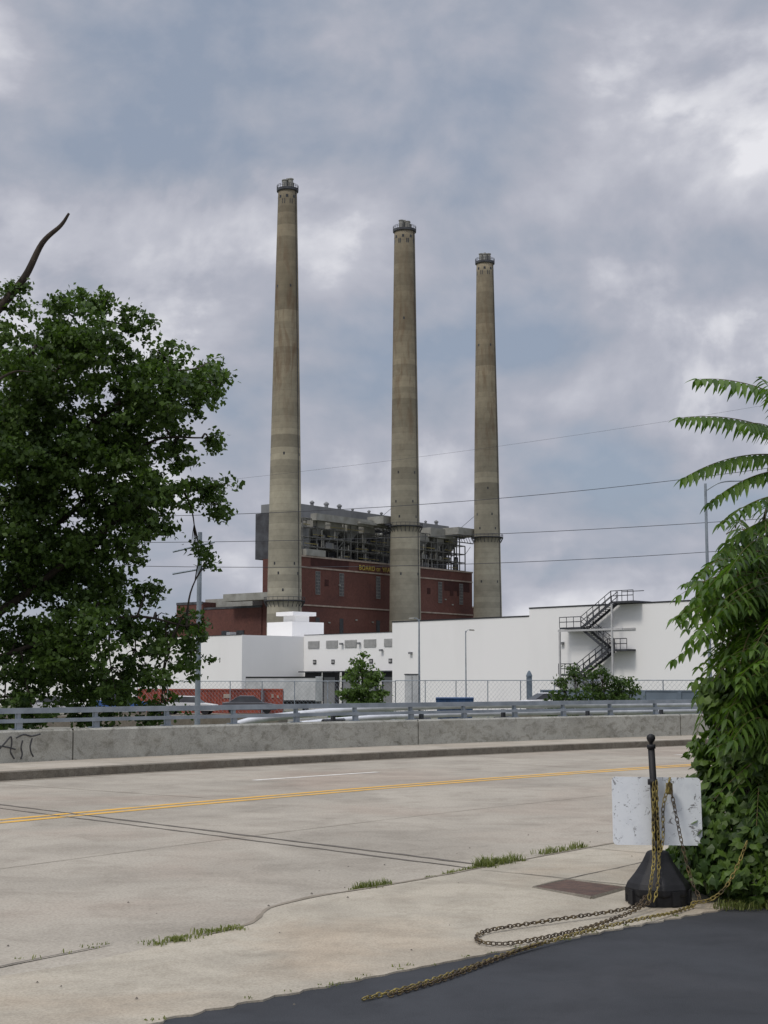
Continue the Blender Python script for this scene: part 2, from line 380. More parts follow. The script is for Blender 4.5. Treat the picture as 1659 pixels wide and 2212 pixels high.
# ------------------------------------------------------------------ smokestacks
def stack(x,y,prof,zring,seed,H=185):
    e=emp('smokestack',(x,y,-1.7)); m=stackmat(seed)
    b=B(); 
    def R(z):
        for (z0,r0),(z1,r1) in zip(prof,prof[1:]):
            if z<=z1: return r0+(r1-r0)*(z-z0)/(z1-z0)
        return prof[-1][1]
    b.lathe([(R(z),z) for z in np.linspace(0,H,48)]+[(R(H)-.5,H),(R(H)-.5,H-2)],n=64); b.ob('shaft',m,e,True)
    rt=R(H)
    b=B(); b.lathe([(rt+.02,H-1.3),(rt+.55,H-1.1),(rt+.6,H-.2),(rt+.1,H-.1)],n=48)
    for k in range(28):
        t=2*math.pi*k/28; c,s=math.cos(t),math.sin(t); b.beam(((rt+.5)*c,(rt+.5)*s,H-.2),((rt+.5)*c,(rt+.5)*s,H+1.1),.1)
    for zz in (H+.55,H+1.1): b.tube([((rt+.5)*math.cos(2*math.pi*k/32),(rt+.5)*math.sin(2*math.pi*k/32),zz) for k in range(33)],.07,4)
    b.ob('gallery',M_greydk,e)
    b=B()
    for k in range(4):
        t=k*1.57+.6+seed; b.lathe([(.95,H-1),(.95,H+2.6+.5*(k%2)),(1.15,H+2.7+.5*(k%2)),(1.15,H+3.0+.5*(k%2))],(rt*.42*math.cos(t),rt*.42*math.sin(t),0),16)
    b.box(-.5,.5,-.5,.5,H-1,H+3.9)
    b.box(rt*.5,rt*.5+.7,-.4,.4,H,H+2.2)
    b.ob('flue_tops',M_lite,e)
    b=B()
    def patch(th,z,w,h):
        r=R(z)+.03; a=w/2/r
        P=[(r*math.cos(th-a),r*math.sin(th-a),z),(r*math.cos(th+a),r*math.sin(th+a),z)]; r2=R(z+h)+.03
        P+=[(r2*math.cos(th+a),r2*math.sin(th+a),z+h),(r2*math.cos(th-a),r2*math.sin(th-a),z+h)]
        b.add(P,[(0,1,2,3)])
    for k in range(8): patch(k*math.pi/4+.15+seed,H-6.5,1.1,1.9)
    for k in range(8): patch(k*math.pi/4+.5+seed,H-4.2,.9,1.1)
    for z in (H-38,H-100,45,zring+3,zring+9):
        for k in range(5): patch(k*1.257+seed*2+z,z,.6,1.0)
    b.ob('openings',M_glass,e)
    b=B(); r=R(zring); b.lathe([(r+.02,zring-.5),(r+1.2,zring-.3),(r+1.25,zring),(r+.02,zring+.02)],n=48)
    for k in range(24):
        t=2*math.pi*k/24; c,s=math.cos(t),math.sin(t)
        b.beam(((r+.1)*c,(r+.1)*s,zring-2.4),((r+1.2)*c,(r+1.2)*s,zring-.3),.18); b.beam(((r+1.15)*c,(r+1.15)*s,zring),((r+1.15)*c,(r+1.15)*s,zring+1.1),.09)
    b.tube([((r+1.15)*math.cos(2*math.pi*k/32),(r+1.15)*math.sin(2*math.pi*k/32),zring+1.1) for k in range(33)],.08,4)
    b.ob('service_platform',M_greydk,e)
    b=B()
    b.tube([((R(z)+.2)*math.cos(-.55),(R(z)+.2)*math.sin(-.55),z) for z in np.linspace(4,H,30)],.12,4)
    b.ob('ladder_cage',M_steel,e)
stack(-35.6,529,[(0,6.6),(20,6.33),(82,5.5),(134,4.5),(187,3.4)],32.5,0.3,184.5)
stack(8.3,580,[(0,6.55),(20,6.3),(108,5.2),(187,4.1)],64.5,1.7,185)
stack(43.7,624,[(0,6.4),(20,6.15),(108,5.0),(187,3.6)],64.5,4.1,184.5)

# ------------------------------------------------------------------ power station
def F(u,w,z): return (-30+.628*u-.778*w,550+.778*u+.628*w,z)
E=emp('power_station')
b=B()
b.box(-2,108,0,19,-1.7,48.3,F)
b.box(108,134,6,24,-1.7,34,F)
b.ob('brick_walls',M_brick,E)
b=B(); 
for z in (44.2,30.1): b.box(-2.2,108.1,-.25,-.02,z,z+.55,F)
b.box(-2.3,108.3,-.3,.6,48.3,48.9,F); b.box(108.1,134.2,5.8,6.3,34,34.6,F)
b.ob('stone_bands',M_stone,E)
bg=B(); bf=B()
for u in (8,21.8,44,62,84.9,99.8):
    zz=34.6
    bg.box(u-1.25,u+1.25,-.1,.2,zz,zz+8.8,F)
    for k in range(4): bf.box(u-1.3+k*.8,u-1.15+k*.8,-.18,-.1,zz,zz+8.8,F)
    for k in range(8): bf.box(u-1.3,u+1.3,-.2,-.12,zz+k*1.22,zz+k*1.22+.14,F)
    bg.box(u-1.1,u+1.1,-.1,.2,14,26,F)
bg.ob('windows',M_glass,E); bf.ob('window_mullions',M_winf,E)
b=B()
for u in (12,58,76,92,97): b.box(u,u+2.2,-.12,.1,38,40.5,F)
b.box(4,26,-.09,.05,45.2,48.1,F)
b.box(88,106,-.09,.05,40.0,44,F)
b.ob('dark_brick_panels',simple('dark_brick',(.065,.025,.022),(.045,.018,.016),.4,.9),E)
b=B()
for u,z in ((14,24),(30,25.5),(40,25),(52,33),(88,36),(93,34),(98,26),(20,38.5)): b.box(u,u+1.0,-.4,-.05,z,z+.5,F)
b.ob('wall_lamps',M_lite,E)
b=B(); b.box(-2.4,18,19.02,60,-1.7,30,F); b.box(-3,10,50,65,-1.7,33,F); b.ob('brick_wing',M_brick,E)
b=B(); b.box(-2.6,18,19.1,60.2,30,30.8,F); b.box(-2.6,-2.42,26,60,16,16.6,F); b.box(-3.2,-3.05,50,65,32.2,33.2,F); b.ob('wing_coping',M_greydk,E)
b=B(); b.box(4,12,30,56,30.8,34.5,F); b.box(-8,-3,6,34,32.5,35.2,F); b.ob('wing_ducts',M_lite,E)
b=B()
for w in (28,36,48,56): b.box(-2.7,-2.42,w,w+4,19,21.5,F)
b.ob('wing_windows',M_glass,E)
b=B()
b.box(-1,106,12,24,48.4,66,F)
b.ob('boiler_house_wall',M_greydk,E)
b=B()
b.box(2,66,9.5,24,64.5,69.8,F); b.box(70,105,10,24,64,69,F); b.box(-5,8,4,13,48.9,60.5,F)
b.ob('penthouse',M_greyst,E)
b=B()
for u in list(range(3,66,8))+list(range(73,104,8)):
    z=69.8 if u<68 else 69.0
    x,y,_=F(u+1+random.uniform(-2,2),12,0); h=random.uniform(.6,1.1); b.lathe([(.7*h,z),(.7*h,z+1.2*h),(1.0*h,z+1.3*h),(1.0*h,z+1.8*h),(.3*h,z+2.4*h)],(x,y,0),12)
b.ob('roof_vents',M_greyst,E)
bs=B(); by=B(); bl=B(); bd=B(); bg2=B()
for lv in (49,52.6,56.2,59.8,63.2):
    for w in (1.5,6):
        bs.beam(F(1,w,lv),F(105,w,lv),.35)
    for u in range(1,106,4): bs.beam(F(u,1.5,lv),F(u,11.8,lv),.22)
for u in range(1,106,4):
    for w in (1.5,6): 
        if random.random()<.85: bs.beam(F(u,w,48.9),F(u,w,random.choice([59.8,63.2,63.2])),.35)
    if random.random()<.5:
        z0=random.choice([49,52.6,56.2]); bs.beam(F(u,1.5,z0),F(u+4,1.5,z0+3.6),.2)
for i in range(130):
    u=random.uniform(1,102); w=random.uniform(2,10); z=random.choice([49,52.6,56.2,59.8]); s=random.uniform(.8,3.0)
    bb=random.choice([bl,bl,bd,bg2,bg2])
    if random.random()<.35:
        x,y,_=F(u,w,0); bb.lathe([(s*.35,z),(s*.42,z+.3),(s*.42,z+s),(s*.2,z+s+.4)],(x,y,0),12)
    else: bb.box(u,u+s*1.3,w,w+s,z,z+s*.9,F)
for i in range(30):
    u=random.uniform(1,96); z=random.choice([50.1,53.7,57.3,60.9]); by.beam(F(u,1.35,z),F(u+random.uniform(3,8),1.35,z),.16)
for i in range(34):
    u=random.uniform(1,102); z=random.choice([49,52.6,56.2]); bl.tube([F(u,1.9,z),F(u,1.9,z+random.uniform(2,7))],.28,6)
for u in (8,18,28,38,74,84,94):
    bl.box(u,u+7,2.5,8,60.4,63.0,F)
    p=[F(u,2.6,60.3),F(u+7,2.6,60.3),F(u+7,8,60.3),F(u,8,60.3)]; q_=[F(u+2.6,4.6,56.5),F(u+4.4,4.6,56.5),F(u+4.4,6.0,56.5),F(u+2.6,6.0,56.5)]
    bg2.hexa(q_+p)
bl.box(6,40,-1,2,62.6,65.2,F); bl.box(1,12,-.5,3,48.95,51.4,F)
bs.ob('steel_frame',M_stl2,E); by.ob('handrails',M_yel2,E); bl.ob('ducts_light',M_lite,E); bd.ob('hoppers',M_greydk,E); bg2.ob('equipment',M_greyst,E)
b=B()
b.box(40,56,-6,2.2,63.8,66.8,F); b.box(30,56,-2.5,.8,63.2,64.1,F); b.box(90,106,-6,2.2,63.5,66.5,F); b.box(80,96,1,8,62,66,F)
b.ob('flue_ducts',M_lite,E)
b=B()
b.box(41,57,-8.5,-5.8,63.0,63.6,F)
for u in (50,98):
    for k in range(5): b.beam(F(u-k*2,-5,63.2),F(u-k*2+2.2,-5,60.3),.2)
    b.beam(F(u-10,-5,60.3),F(u+4,-5,60.3),.3)
for u in (46,100): b.beam(F(u,2,66),F(u+5,-6,74),.12)
b.ob('duct_trusses',M_steel,E)
def txt(s,u,z,size,wid):
    cu=bpy.data.curves.new('lettering','FONT'); cu.body=s; cu.size=size; cu.extrude=.12; cu.space_character=1.12
    o=bpy.data.objects.new('lettering',cu); sc.collection.objects.link(o)
    ang=math.atan2(.778,.628); o.rotation_euler=(math.pi/2,0,ang); o.location=F(u,-.55,z); o.parent=E
    cu.materials.append(M_letter); bpy.context.view_layer.update()
    o.scale.x=wid/max(.1,o.dimensions.x)
txt('BOARD',31.6,45.3,2.8,9.4); txt('OF',42.4,45.4,1.8,2.3); txt('WATER',46.2,45.3,2.8,9.8); txt('&',57.4,45.3,2.6,1.8); txt('LIGHT',60.6,45.3,2.8,8.4)

# ------------------------------------------------------------------ white building
def G(s,w,z): return (15.6+.69*s+.725*w,159-.725*s+.69*w,z)
E=emp('white_warehouse'); GZ=-1.7
b=B()
b.box(0,46,0,50,GZ,9.5,G); b.box(-21.2,-.003,0,50,GZ,8.66,G); b.box(-40.7,-21.2,3,50,GZ,7.67,G); b.box(-125,-40.71,-7,40,GZ,7.5,G)
b.box(-50,-44.8,4.5,10,7.5,9.6,G); b.box(-47.2,-44.9,5,7.5,9.6,10.4,G); b.box(-47.9,-44.4,4.3,8.3,10.4,10.9,G)
b.ob('walls',M_white,E)
b=B()
for (s0,s1,w,z) in ((0,46,0,9.5),(-21.2,-.05,0,8.66),(-125,-40.8,-7,7.5),(-40.6,-21.3,3,7.67)):
    b.box(s0,s1,w-.06,w+.3,z,z+(.13 if s0>-22 else .05),G)
b.box(-.02,.05,-.05,30,9.5,9.62,G); b.box(-21.28,-21.15,-.04,30,8.66,8.78,G)
b.ob('roof_edge',M_coping,E)
b=B(); bd=B(); bw=B(); bc=B(); bn=B()
for s in (-38.7,-35.2,-31.7,-28.2,-24.6):
    for k in range(6): b.box(s-1.05,s+1.05,2.9-.02,2.98,5.98+k*.15,6.09+k*.15,G)
    b.box(s-1.1,s+1.1,2.96,2.995,5.95,6.9,G)
for s in (-38.5,-35.0,-31.4,-28,-24.6):
    bd.box(s-.3,s+.3,2.93,2.99,3.95,4.5,G); bn.box(s-.2,s-.03,2.9,2.93,4.08,4.38,G); bn.box(s+.05,s+.2,2.9,2.93,4.08,4.38,G)
for s in (-38.6,-35.2,-31.6,-28,-24.4):
    bd.box(s-1.35,s+1.35,2.6,2.99,-1,2.9,G); bw.box(s-1.0,s+1.0,2.55,2.62,-1,2.3,G)
    bc.box(s-1.5,s+1.5,1.6,2.98,2.9,3.05,G)
b.ob('louvres',M_louv,E); bd.ob('dock_seals',M_coping,E); bw.ob('dock_doors',M_greyst,E); bc.ob('dock_canopies',M_steel,E); bn.ob('dock_plate_marks',M_louv,E)
b=B()
for s,w,z in ((-33.2,2.9,6.3),(-26,2.9,5.4),(-30,2.9,6.3),(-18,0,4.9),(4.6,0,5.6)): b.box(s-.2,s+.2,w-.35,w-.02,z,z+.25,G)
b.box(-53,-52.2,0,1,7.5,8.3,G)
b.ob('wall_lamps',M_greyst,E)
ST=emp('fire_escape_stairs')
b=B()
def flight(s0,z0,s1,z1):
    n=12; 
    for w in (-1.45,-.35):
        b.hexa([G(s0,w-.04,z0-.3),G(s1,w-.04,z1-.3),G(s1,w+.04,z1-.3),G(s0,w+.04,z0-.3),G(s0,w-.04,z0),G(s1,w-.04,z1),G(s1,w+.04,z1),G(s0,w+.04,z0)])
        for hgt in (.55,1.05): b.beam(G(s0,w,z0+hgt),G(s1,w,z1+hgt),.06)
        for k in range(6): t=k/5; b.beam(G(s0+(s1-s0)*t,w,z0+(z1-z0)*t),G(s0+(s1-s0)*t,w,z0+(z1-z0)*t+1.05),.05)
    for k in range(n):
        t=(k+.5)/n; s=s0+(s1-s0)*t; z=z0+(z1-z0)*t; b.box(s-.16,s+.16,-1.42,-.38,z-.04,z,G)
def landing(s0,s1,z):
    b.box(s0,s1,-1.5,-.05,z-.18,z,G)
    for w in (-1.5,):
        for hgt in (.55,1.05): b.beam(G(s0,w,z+hgt),G(s1,w,z+hgt),.06)
        n=int((s1-s0)/.7)
        for k in range(n+1): b.beam(G(s0+(s1-s0)*k/n,w,z),G(s0+(s1-s0)*k/n,w,z+1.05),.05)
b.beam(G(14.9,-1.5,9.7),G(14.9,-1.5,10.8),.05)
landing(12.1,14.9,9.75); flight(12.1,9.75,8.2,7.3); landing(5.4,8.2,7.3); flight(8.2,7.3,11.6,4.95); landing(11.6,14.0,4.95); flight(11.6,4.95,7.6,2.5); landing(5.2,7.6,2.5); flight(7.6,2.5,12,-1.6)
b.box(12.1,14.9,-.05,1.5,9.65,9.75,G)
b.tube([G(12.1,0.3,10.8),G(14.9,.3,10.8)],.04,4)
b.ob('stairs',M_steel,ST)
b=B()
for s in (5.5,12.3,):
    b.beam(G(s,-1.62,GZ),G(s,-1.62,7.1 if s<6 else 9.5),.16)
b.box(5.3,13.6,-1.66,-1.56,6.85,7.05,G); b.box(5.3,14,-.1,-.02,6.9,7.1,G)
b.ob('support_frame',simple('grey_frame',(.5,.5,.5),None,1,.6),ST)

# ------------------------------------------------------------------ yard
def rotF(cx,cy,a):
    c,s=math.cos(a),math.sin(a); return lambda x,y,z:(cx+x*c-y*s,cy+x*s+y*c,z)
H=rotF(-11.4,170,-.28)
e=emp('truck_trailer')
b=B(); b.box(-4.2,4.2,-1.25,1.25,-.5,2.3,H); b.ob('cargo_box',M_trailer,e,bevel=.05)
b=B(); b.box(-4.2,4.2,-1,1,-.8,-.5,H); b.box(-4.23,-4.2,-1.2,1.2,-.4,2.2,H); b.box(-4.2,4.2,-1.29,-1.26,-.5,-.35,H); b.box(-4.2,4.2,-1.29,-1.26,2.15,2.3,H)
for x in (-3,-2,):
    for y in (-1.1,1.1): b.tube([H(x,y-.15,-1.2),H(x,y+.15,-1.2)],.5,16)
b.box(2.5,2.7,-.8,.8,-1.7,-.5,H); b.ob('chassis_and_wheels',M_black,e)
for i,(cx,cy,a,l,mt) in enumerate(((-21.5,150,-.1,6.1,M_cont),(-15.2,149,-.08,6.1,M_cont),(-11.2,151,.05,1.9,M_cont))):
    Hc=rotF(cx,cy,a); e=emp('shipping_container'); b=B()
    b.box(-l/2,l/2,-1.2,1.2,-1.69,.95,Hc)
    for k in range(int(l/.3)): b.box(-l/2+.08+k*.3,-l/2+.22+k*.3,-1.25,1.25,-1.5,.8,Hc)
    b.box(-l/2-.03,l/2+.03,-1.28,1.28,.85,1.0,Hc); b.ob('shell',mt,e)
    b=B(); b.box(-.1*l,.02*l,-1.29,-1.255,.1,.5,Hc); b.box(.2*l,.3*l,-1.29,-1.255,.1,.35,Hc); b.ob('paint_patches',M_stone,e)
    b=B(); 
    for s_ in (-1,1):
        for x in (-.8,-.3,.3,.8): b.tube([Hc(s_*(l/2+.06),x,-1.6),Hc(s_*(l/2+.06),x,.8)],.03,6)
    b.ob('door_bars',M_galv,e)
for cx,cy,l in ((5.6,118,3.0),):
    Hc=rotF(cx,cy,-.05); e=emp('dumpster'); b=B()
    b.hexa([Hc(-l/2+.2,-.7,-1.5),Hc(l/2-.2,-.7,-1.5),Hc(l/2-.2,.8,-1.5),Hc(-l/2+.2,.8,-1.5),Hc(-l/2,-1,.36),Hc(l/2,-1,.36),Hc(l/2,1,.41),Hc(-l/2,1,.41)])
    for k in range(6): b.box(-l/2+.2+k*(l-.5)/5,-l/2+.3+k*(l-.5)/5,-1.05,-.95,-1.3,.3,Hc)
    b.ob('body',M_blue,e); b=B(); b.hexa([Hc(-l/2,-1.05,.37),Hc(l/2,-1.05,.37),Hc(l/2,1.05,.42),Hc(-l/2,1.05,.42),Hc(-l/2,-1.05,.40),Hc(l/2,-1.05,.40),Hc(l/2,1.05,.46),Hc(-l/2,1.05,.46)]); b.ob('lid',M_blue,e)
Hc=rotF(2.75,150,.1); e=emp('storage_cabinet'); b=B(); b.box(-.6,.6,-.6,.6,-1.6,2.4,Hc); b.ob('body',M_trailer,e,bevel=.04); b=B(); b.box(-.65,.65,-.65,.65,2.4,2.5,Hc); b.box(-.02,.02,-.63,-.6,-1.4,2.3,Hc); b.ob('trim',M_greydk,e)
e=emp('bollard_meter'); b=B(); b.box(11.68,12.12,121.8,122.2,-1.7,2.1); b.lathe([(.26,2.1),(.26,2.2),(.12,2.5),(.05,2.6)],(11.9,122,0),12); b.ob('body',M_bluewall,e,bevel=.03)
def car(cx,cy,a,col,z0=-1.69):
    Hc=rotF(cx,cy,a); e=emp('parked_car')
    m,nt,bb,o=nodes('car_paint'); bb.inputs['Base Color'].default_value=c4(col); bb.inputs['Roughness'].default_value=.3; bb.inputs['Coat Weight'].default_value=.6
    def sect(pts,y): return [Hc(x,y,z0+z) for x,z in pts]
    body=[(-2.2,.3),(2.2,.3),(2.25,.62),(2.1,.78),(1.1,.92),(-1.5,.96),(-2.2,.9),(-2.25,.55)]
    cab=[(1.15,.9),(.45,1.38),(-.9,1.42),(-1.75,.95)]
    b=B(); n=len(body)
    b.add(sect(body,-.88)+sect(body,.88),[tuple(range(n))[::-1],tuple(range(n,2*n))]+[(i,(i+1)%n,(i+1)%n+n,i+n) for i in range(n)])
    b.hexa([Hc(.42,-.66,z0+1.38),Hc(.42,.66,z0+1.38),Hc(-.88,.66,z0+1.41),Hc(-.88,-.66,z0+1.41),Hc(.38,-.62,z0+1.45),Hc(.38,.62,z0+1.45),Hc(-.8,.62,z0+1.47),Hc(-.8,-.62,z0+1.47)])
    b.ob('body',m,e,bevel=.05)
    b=B(); b.add(sect(cab,-.68)[1:3]+[Hc(-1.7,-.82,z0+.95),Hc(1.1,-.82,z0+.92)]+sect(cab,.68)[1:3]+[Hc(-1.7,.82,z0+.95),Hc(1.1,.82,z0+.92)],[(0,1,2,3),(4,7,6,5),(0,3,7,4),(1,5,6,2),(0,4,5,1)]); b.ob('windows',M_glass,e)
    b=B()
    for x in (-1.4,1.4):
        for y in (-.84,.66): b.tube([Hc(x,y,z0+.33),Hc(x,y+.2,z0+.33)],.33,18)
    b.ob('wheels',M_black,e)
car(-26,118,.1,(.5,.5,.52),-.9); car(-20.5,117,.15,(.04,.10,.28),-.7); car(-15.5,119,-.1,(.6,.6,.6),-.9); car(12.6,112,.3,(.75,.75,.75),-.6); car(-11.0,122,.1,(.08,.08,.09),-.9)
e=emp('parking_deck'); b=B(); b.box(-32,-8,113,124,-1.69,-.91); b.box(9,16.5,109,115,-1.69,-.61); b.box(-23.2,-17.8,115.5,118.5,-.909,-.71); b.ob('slab',M_curb,e)
b=B(); P0,P1=(12.5,119),(27,108)
d=Vector((P1[0]-P0[0],P1[1]-P0[1],0)); ang=math.atan2(d.y,d.x); Hc=rotF(P0[0],P0[1],ang)
b.box(0,d.length,0,.3,-1.7,.95,Hc); b.box(0,d.length,-.05,.35,.95,1.05,Hc)
for k in range(6): b.box(k*3,k*3+.3,-.08,0,-1.7,.94,Hc)
b.ob('low_wall',M_bluewall)
def fence(P,Q,ztop,zb,step=3):
    e=emp('chain_link_fence'); P=Vector((P[0],P[1],0)); Q=Vector((Q[0],Q[1],0)); n=max(1,int((Q-P).length/step))
    b=B()
    for k in range(n+1):
        p=P.lerp(Q,k/n); b.tube([(p.x,p.y,zb),(p.x,p.y,ztop)],.045,6)
    b.tube([(P.x,P.y,ztop),(Q.x,Q.y,ztop)],.035,5); b.tube([(P.x,P.y,zb+.1),(Q.x,Q.y,zb+.1)],.03,5)
    b.ob('posts_and_rails',M_galv,e)
    b=B(); d=(Q-P); L=d.length; d.normalize(); hh_=ztop-zb; st=.4
    x=-hh_
    while x<L:
        for sg in (0,1):
            a0,a1=x,x+hh_; z0,z1=zb,ztop
            if a0<0: z0=zb-a0; a0=0
            if a1>L: z1=ztop-(a1-L); a1=L
            if sg: z0,z1=ztop-(z0-zb),zb+(ztop-z1)
            p=P+d*a0;q=P+d*a1; b.tube([(p.x,p.y,z0),(q.x,q.y,z1)],.008,3,False)
        x+=st
    b.ob('mesh_wires',M_galv,e)
fence((-26,140),(1,130),1.75,-1.7); fence((1,130),(29,108),1.8,-1.7)
def lamp(x,y,z0,z1,r,arm):
    e=emp('street_lamp'); b=B(); b.tube([(x,y,z0),(x,y,z1)],[r,r*.6],10)
    b.tube([(x,y,z0),(x,y,z0+.5)],r*1.8,10)
    pts=catmull([(x,y,z1-.3),(x+arm*.4,y,z1+.05),(x+arm,y,z1+.12)],5); b.tube(pts,r*.35,6)
    b.ob('pole',M_galv,e); b=B(); a=arm; s=1 if a>0 else -1
    b.hexa([(x+a,y-.12,z1+.02),(x+a+s*.55,y-.14,z1+.0),(x+a+s*.55,y+.14,z1+.0),(x+a,y+.12,z1+.02),(x+a,y-.1,z1+.18),(x+a+s*.5,y-.1,z1+.14),(x+a+s*.5,y+.1,z1+.14),(x+a,y+.1,z1+.18)]); b.ob('lamp_head',M_lite,e,bevel=.02)
lamp(3.55,150,-1.7,8.0,.13,-.5); lamp(8.7,158,-1.7,7.1,.09,.4); lamp(13.15,60,-1.7,9.7,.09,1.6)
e=emp('utility_pole'); b=B(); b.tube([(-7.5,60,-1.7),(-7.5,60,7.7)],[.12,.09],12); b.beam((-8.6,60,6.9),(-6.9,60,7.3),.06); b.beam((-8.6,60.05,6.0),(-6.9,60.05,6.3),.06); b.ob('pole',M_galv,e)
e=emp('power_lines'); b=B()
def wire(p,q,sag,r,ext=(0,0)):
    p=Vector(p);q=Vector(q); pts=[]
    for i in range(41):
        t=-ext[0]+(1+ext[0]+ext[1])*i/40; v=p.lerp(q,t); v.z-=sag*4*t*(1-t); pts.append(v)
    b.tube(pts,r,5)
wire((-7.5,60,8.4),(14,60,10.1),.28,.012,(1.5,.6)); wire((-7.5,60,7.3),(14,60,8.15),.15,.012,(1.5,.6)); wire((-7.5,60,6.28),(14,60,6.95),.22,.012,(1.5,.6))
wire((-14,100,15),(30,100,21.2),.4,.007,(.3,.3))
b.ob('cables',M_steel,e)
e=emp('steam_pipes'); b=B()
b.tube(catmull([(-6,57,-.1),(-4.5,57.5,.25),(0,59,.62),(6,63,.68),(12,68,.60),(19,76,.55)],8),.14,12)
b.tube(catmull([(-5,60,-.2),(0,61.5,.2),(6,65,.3),(13,71,.25),(20,79,.2)],8),.12,12)
b.ob('pipes',M_alu,e,True); b=B()
for x,y in ((-2,58.6),(1.5,60),(5,62.6),(9,66),(13,70)): b.beam((x,y,-1.7),(x,y,.5),.14); b.beam((x-.4,y-.2,.12),(x+.4,y+1.5,.12),.1)
b.ob('supports',M_steel,e)

# ------------------------------------------------------------------ trees
def limbs(b,root,targets,r0,jit=.4,k=6,tw=1.):
    root=Vector(root)
    for (x,y,z,r) in targets:
        t=Vector((x,y,z)); m=root.lerp(t,.5)+Vector((random.uniform(-jit,jit),random.uniform(-jit,jit),random.uniform(0,jit*1.5)))
        pts=catmull([root,m,t],k); n=len(pts)
        b.tube(pts,[r0*(1-i/(n-1))+.012 for i in range(n)],6,False)
        for j in range(4):
            d=Vector((random.gauss(0,1),random.gauss(0,1),random.gauss(.2,.8))).normalized()*r*.8
            st=pts[int(n*.7)]; b.tube([st,st.lerp(t+d,.5)+Vector((0,0,.08)),t+d],[.022*tw,.014*tw,.007*tw],4,False)
E=emp('oak_tree')
CL=[(-8.74,13.2,.6),(-9.8,12.85,.8),(-7.8,12.6,.65),(-10.8,12.1,.9),(-7.0,11.8,.8),(-8.8,11.5,1.1),(-5.6,11.35,.62),(-5.15,11.2,.45),(-10.2,10.7,1.3),(-6.1,10.4,.95),(-5.3,10.3,.55),
(-7.5,10.2,1.1),(-8.8,9.5,1.3),(-10.8,9.1,1.3),(-5.5,9.1,.5),(-6.5,8.8,.75),(-9.9,7.8,1.4),(-7.7,7.9,1.1),(-5.8,7.5,.6),(-5.05,7.5,.5),(-6.4,7.2,.75),(-5.1,6.8,.42),(-8.4,6.6,1.1),
(-10.8,6.5,1.3),(-7.0,6.2,.75),(-9.5,5.5,1.0),(-7.8,5.5,.65),(-5.85,5.8,.3),(-5.6,5.3,.24),(-11,4.5,1.1),(-9.1,4.2,1.0),(-7.5,4.4,.6),(-6.1,3.5,.55),(-5.65,2.9,.42),(-7.1,3.4,.65),
(-10.2,3.1,1.1),(-8.4,2.8,.8),(-6.0,2.3,.55),(-6.7,1.8,.6),(-10.8,1.7,1),(-9.1,1.7,1.),(-7.6,2,.75),(-8.3,.9,.6),(-7,.7,.65),(-10.2,.7,.7),(-11.2,.6,.8),(-9.2,.4,.6),(-6.6,2.7,.6),(-8.0,1.4,.7),
(-13,12,1.3),(-13,9.5,1.6),(-13.2,7,1.6),(-13,4,1.4),(-15,10.5,1.5),(-15.3,7.5,1.6),(-15,4.5,1.4),(-9,8.6,.9),(-10.6,10.0,.9),(-7.9,9.1,.7),(-9.6,11.8,.9),(-7.8,11.2,.8),(-6.6,9.6,.7),(-11.2,7.9,1.1),(-11.3,5.5,1.0),(-10,5.0,.9),(-8,7,.9),(-9.6,2.3,.9),(-7.8,3.2,.7),(-11.4,3.0,1),(-8.6,5.0,.8),(-8.6,3.5,.8)]
cl=[]
for x,z,r in CL:
    y=45+random.uniform(-1.8,1.8); cl.append((x,y,z,r*.98))
    if r>.9:
        cl.append((x*1+random.uniform(-.4,.4),y+random.choice((-2.2,2.2)),z+random.uniform(-.4,.4),r*.8))
leaf_mesh('leaves',clump_points(cl,108,.29,34),.18,.68,M_oak,E,.4)
b=B()
trunk=catmull([(-13.2,45.5,-1.8),(-13.0,45.4,1.5),(-12.6,45.2,4.5),(-12.2,45,7),(-11.6,45,10),(-10.8,45,12)],6)
b.tube(trunk,[.42-.36*i/(len(trunk)-1) for i in range(len(trunk))],12)
mains=[((-12.8,45.3,3),(-10.5,45,4.6),(-8.6,45,6.2),(-7.2,45.2,7.2),(-5.6,45,7.5),.12),((-12.2,45,6.5),(-10.2,44.8,8.4),(-8.4,45,10),(-6.9,45,11),(-5.7,45,11.3),.11),
((-12.9,45.4,2),(-11,45,2.6),(-9.2,45.2,3.3),(-7.5,45,3.6),(-6,45,3.3),.08),((-12,45,8),(-11,45,9.8),(-9.9,45,11.5),(-9,45,12.4),(-8.7,45,13.2),.09),((-12.4,45.2,5),(-10,45.6,6.6),(-8.4,45.6,8.2),(-7,44.8,9),(-5.6,45,9.1),.08)]
hubs=[]
for m in mains:
    pts=catmull(m[:5],6); n=len(pts); b.tube(pts,[m[5]*(1-i/n)+.02 for i in range(n)],8); hubs+=pts
for c in cl:
    t=Vector(c[:3]); h=min(hubs+trunk,key=lambda p:(p-t).length); limbs(b,h,[c],.03,.2,5)
b.ob('trunk_and_limbs',M_bark,E,True)
E=emp('dead_branch_tree')
b=B()
b.tube(catmull([(-14.5,40,-1.8),(-13.6,40,6),(-12.0,40,10.2),(-10.55,40,12.0),(-9.95,40,12.8),(-9.5,40,13.75),(-9.0,40,14.25),(-8.78,40,14.6)],6),[.2-.165*i/42 for i in range(43)],8)
b.tube(catmull([(-12.0,40,9.0),(-10.9,40,9.7),(-10.2,40,10.1),(-9.7,40,10.1)],5),[.07-.06*i/15 for i in range(16)],6)
b.ob('trunk_and_limbs',M_bark,E,True)
leaf_mesh('leaves',clump_points([(-10.1,40,12.25,.38),(-9.95,40.1,11.6,.42),(-10.4,40,11.2,.5),(-10.9,40,12.2,.6),(-11.6,40,11.2,.9),(-10.2,40,12.6,.25)],110,.26,34),.15,.64,M_oak,E,.4)
E=emp('young_poplar_tree')
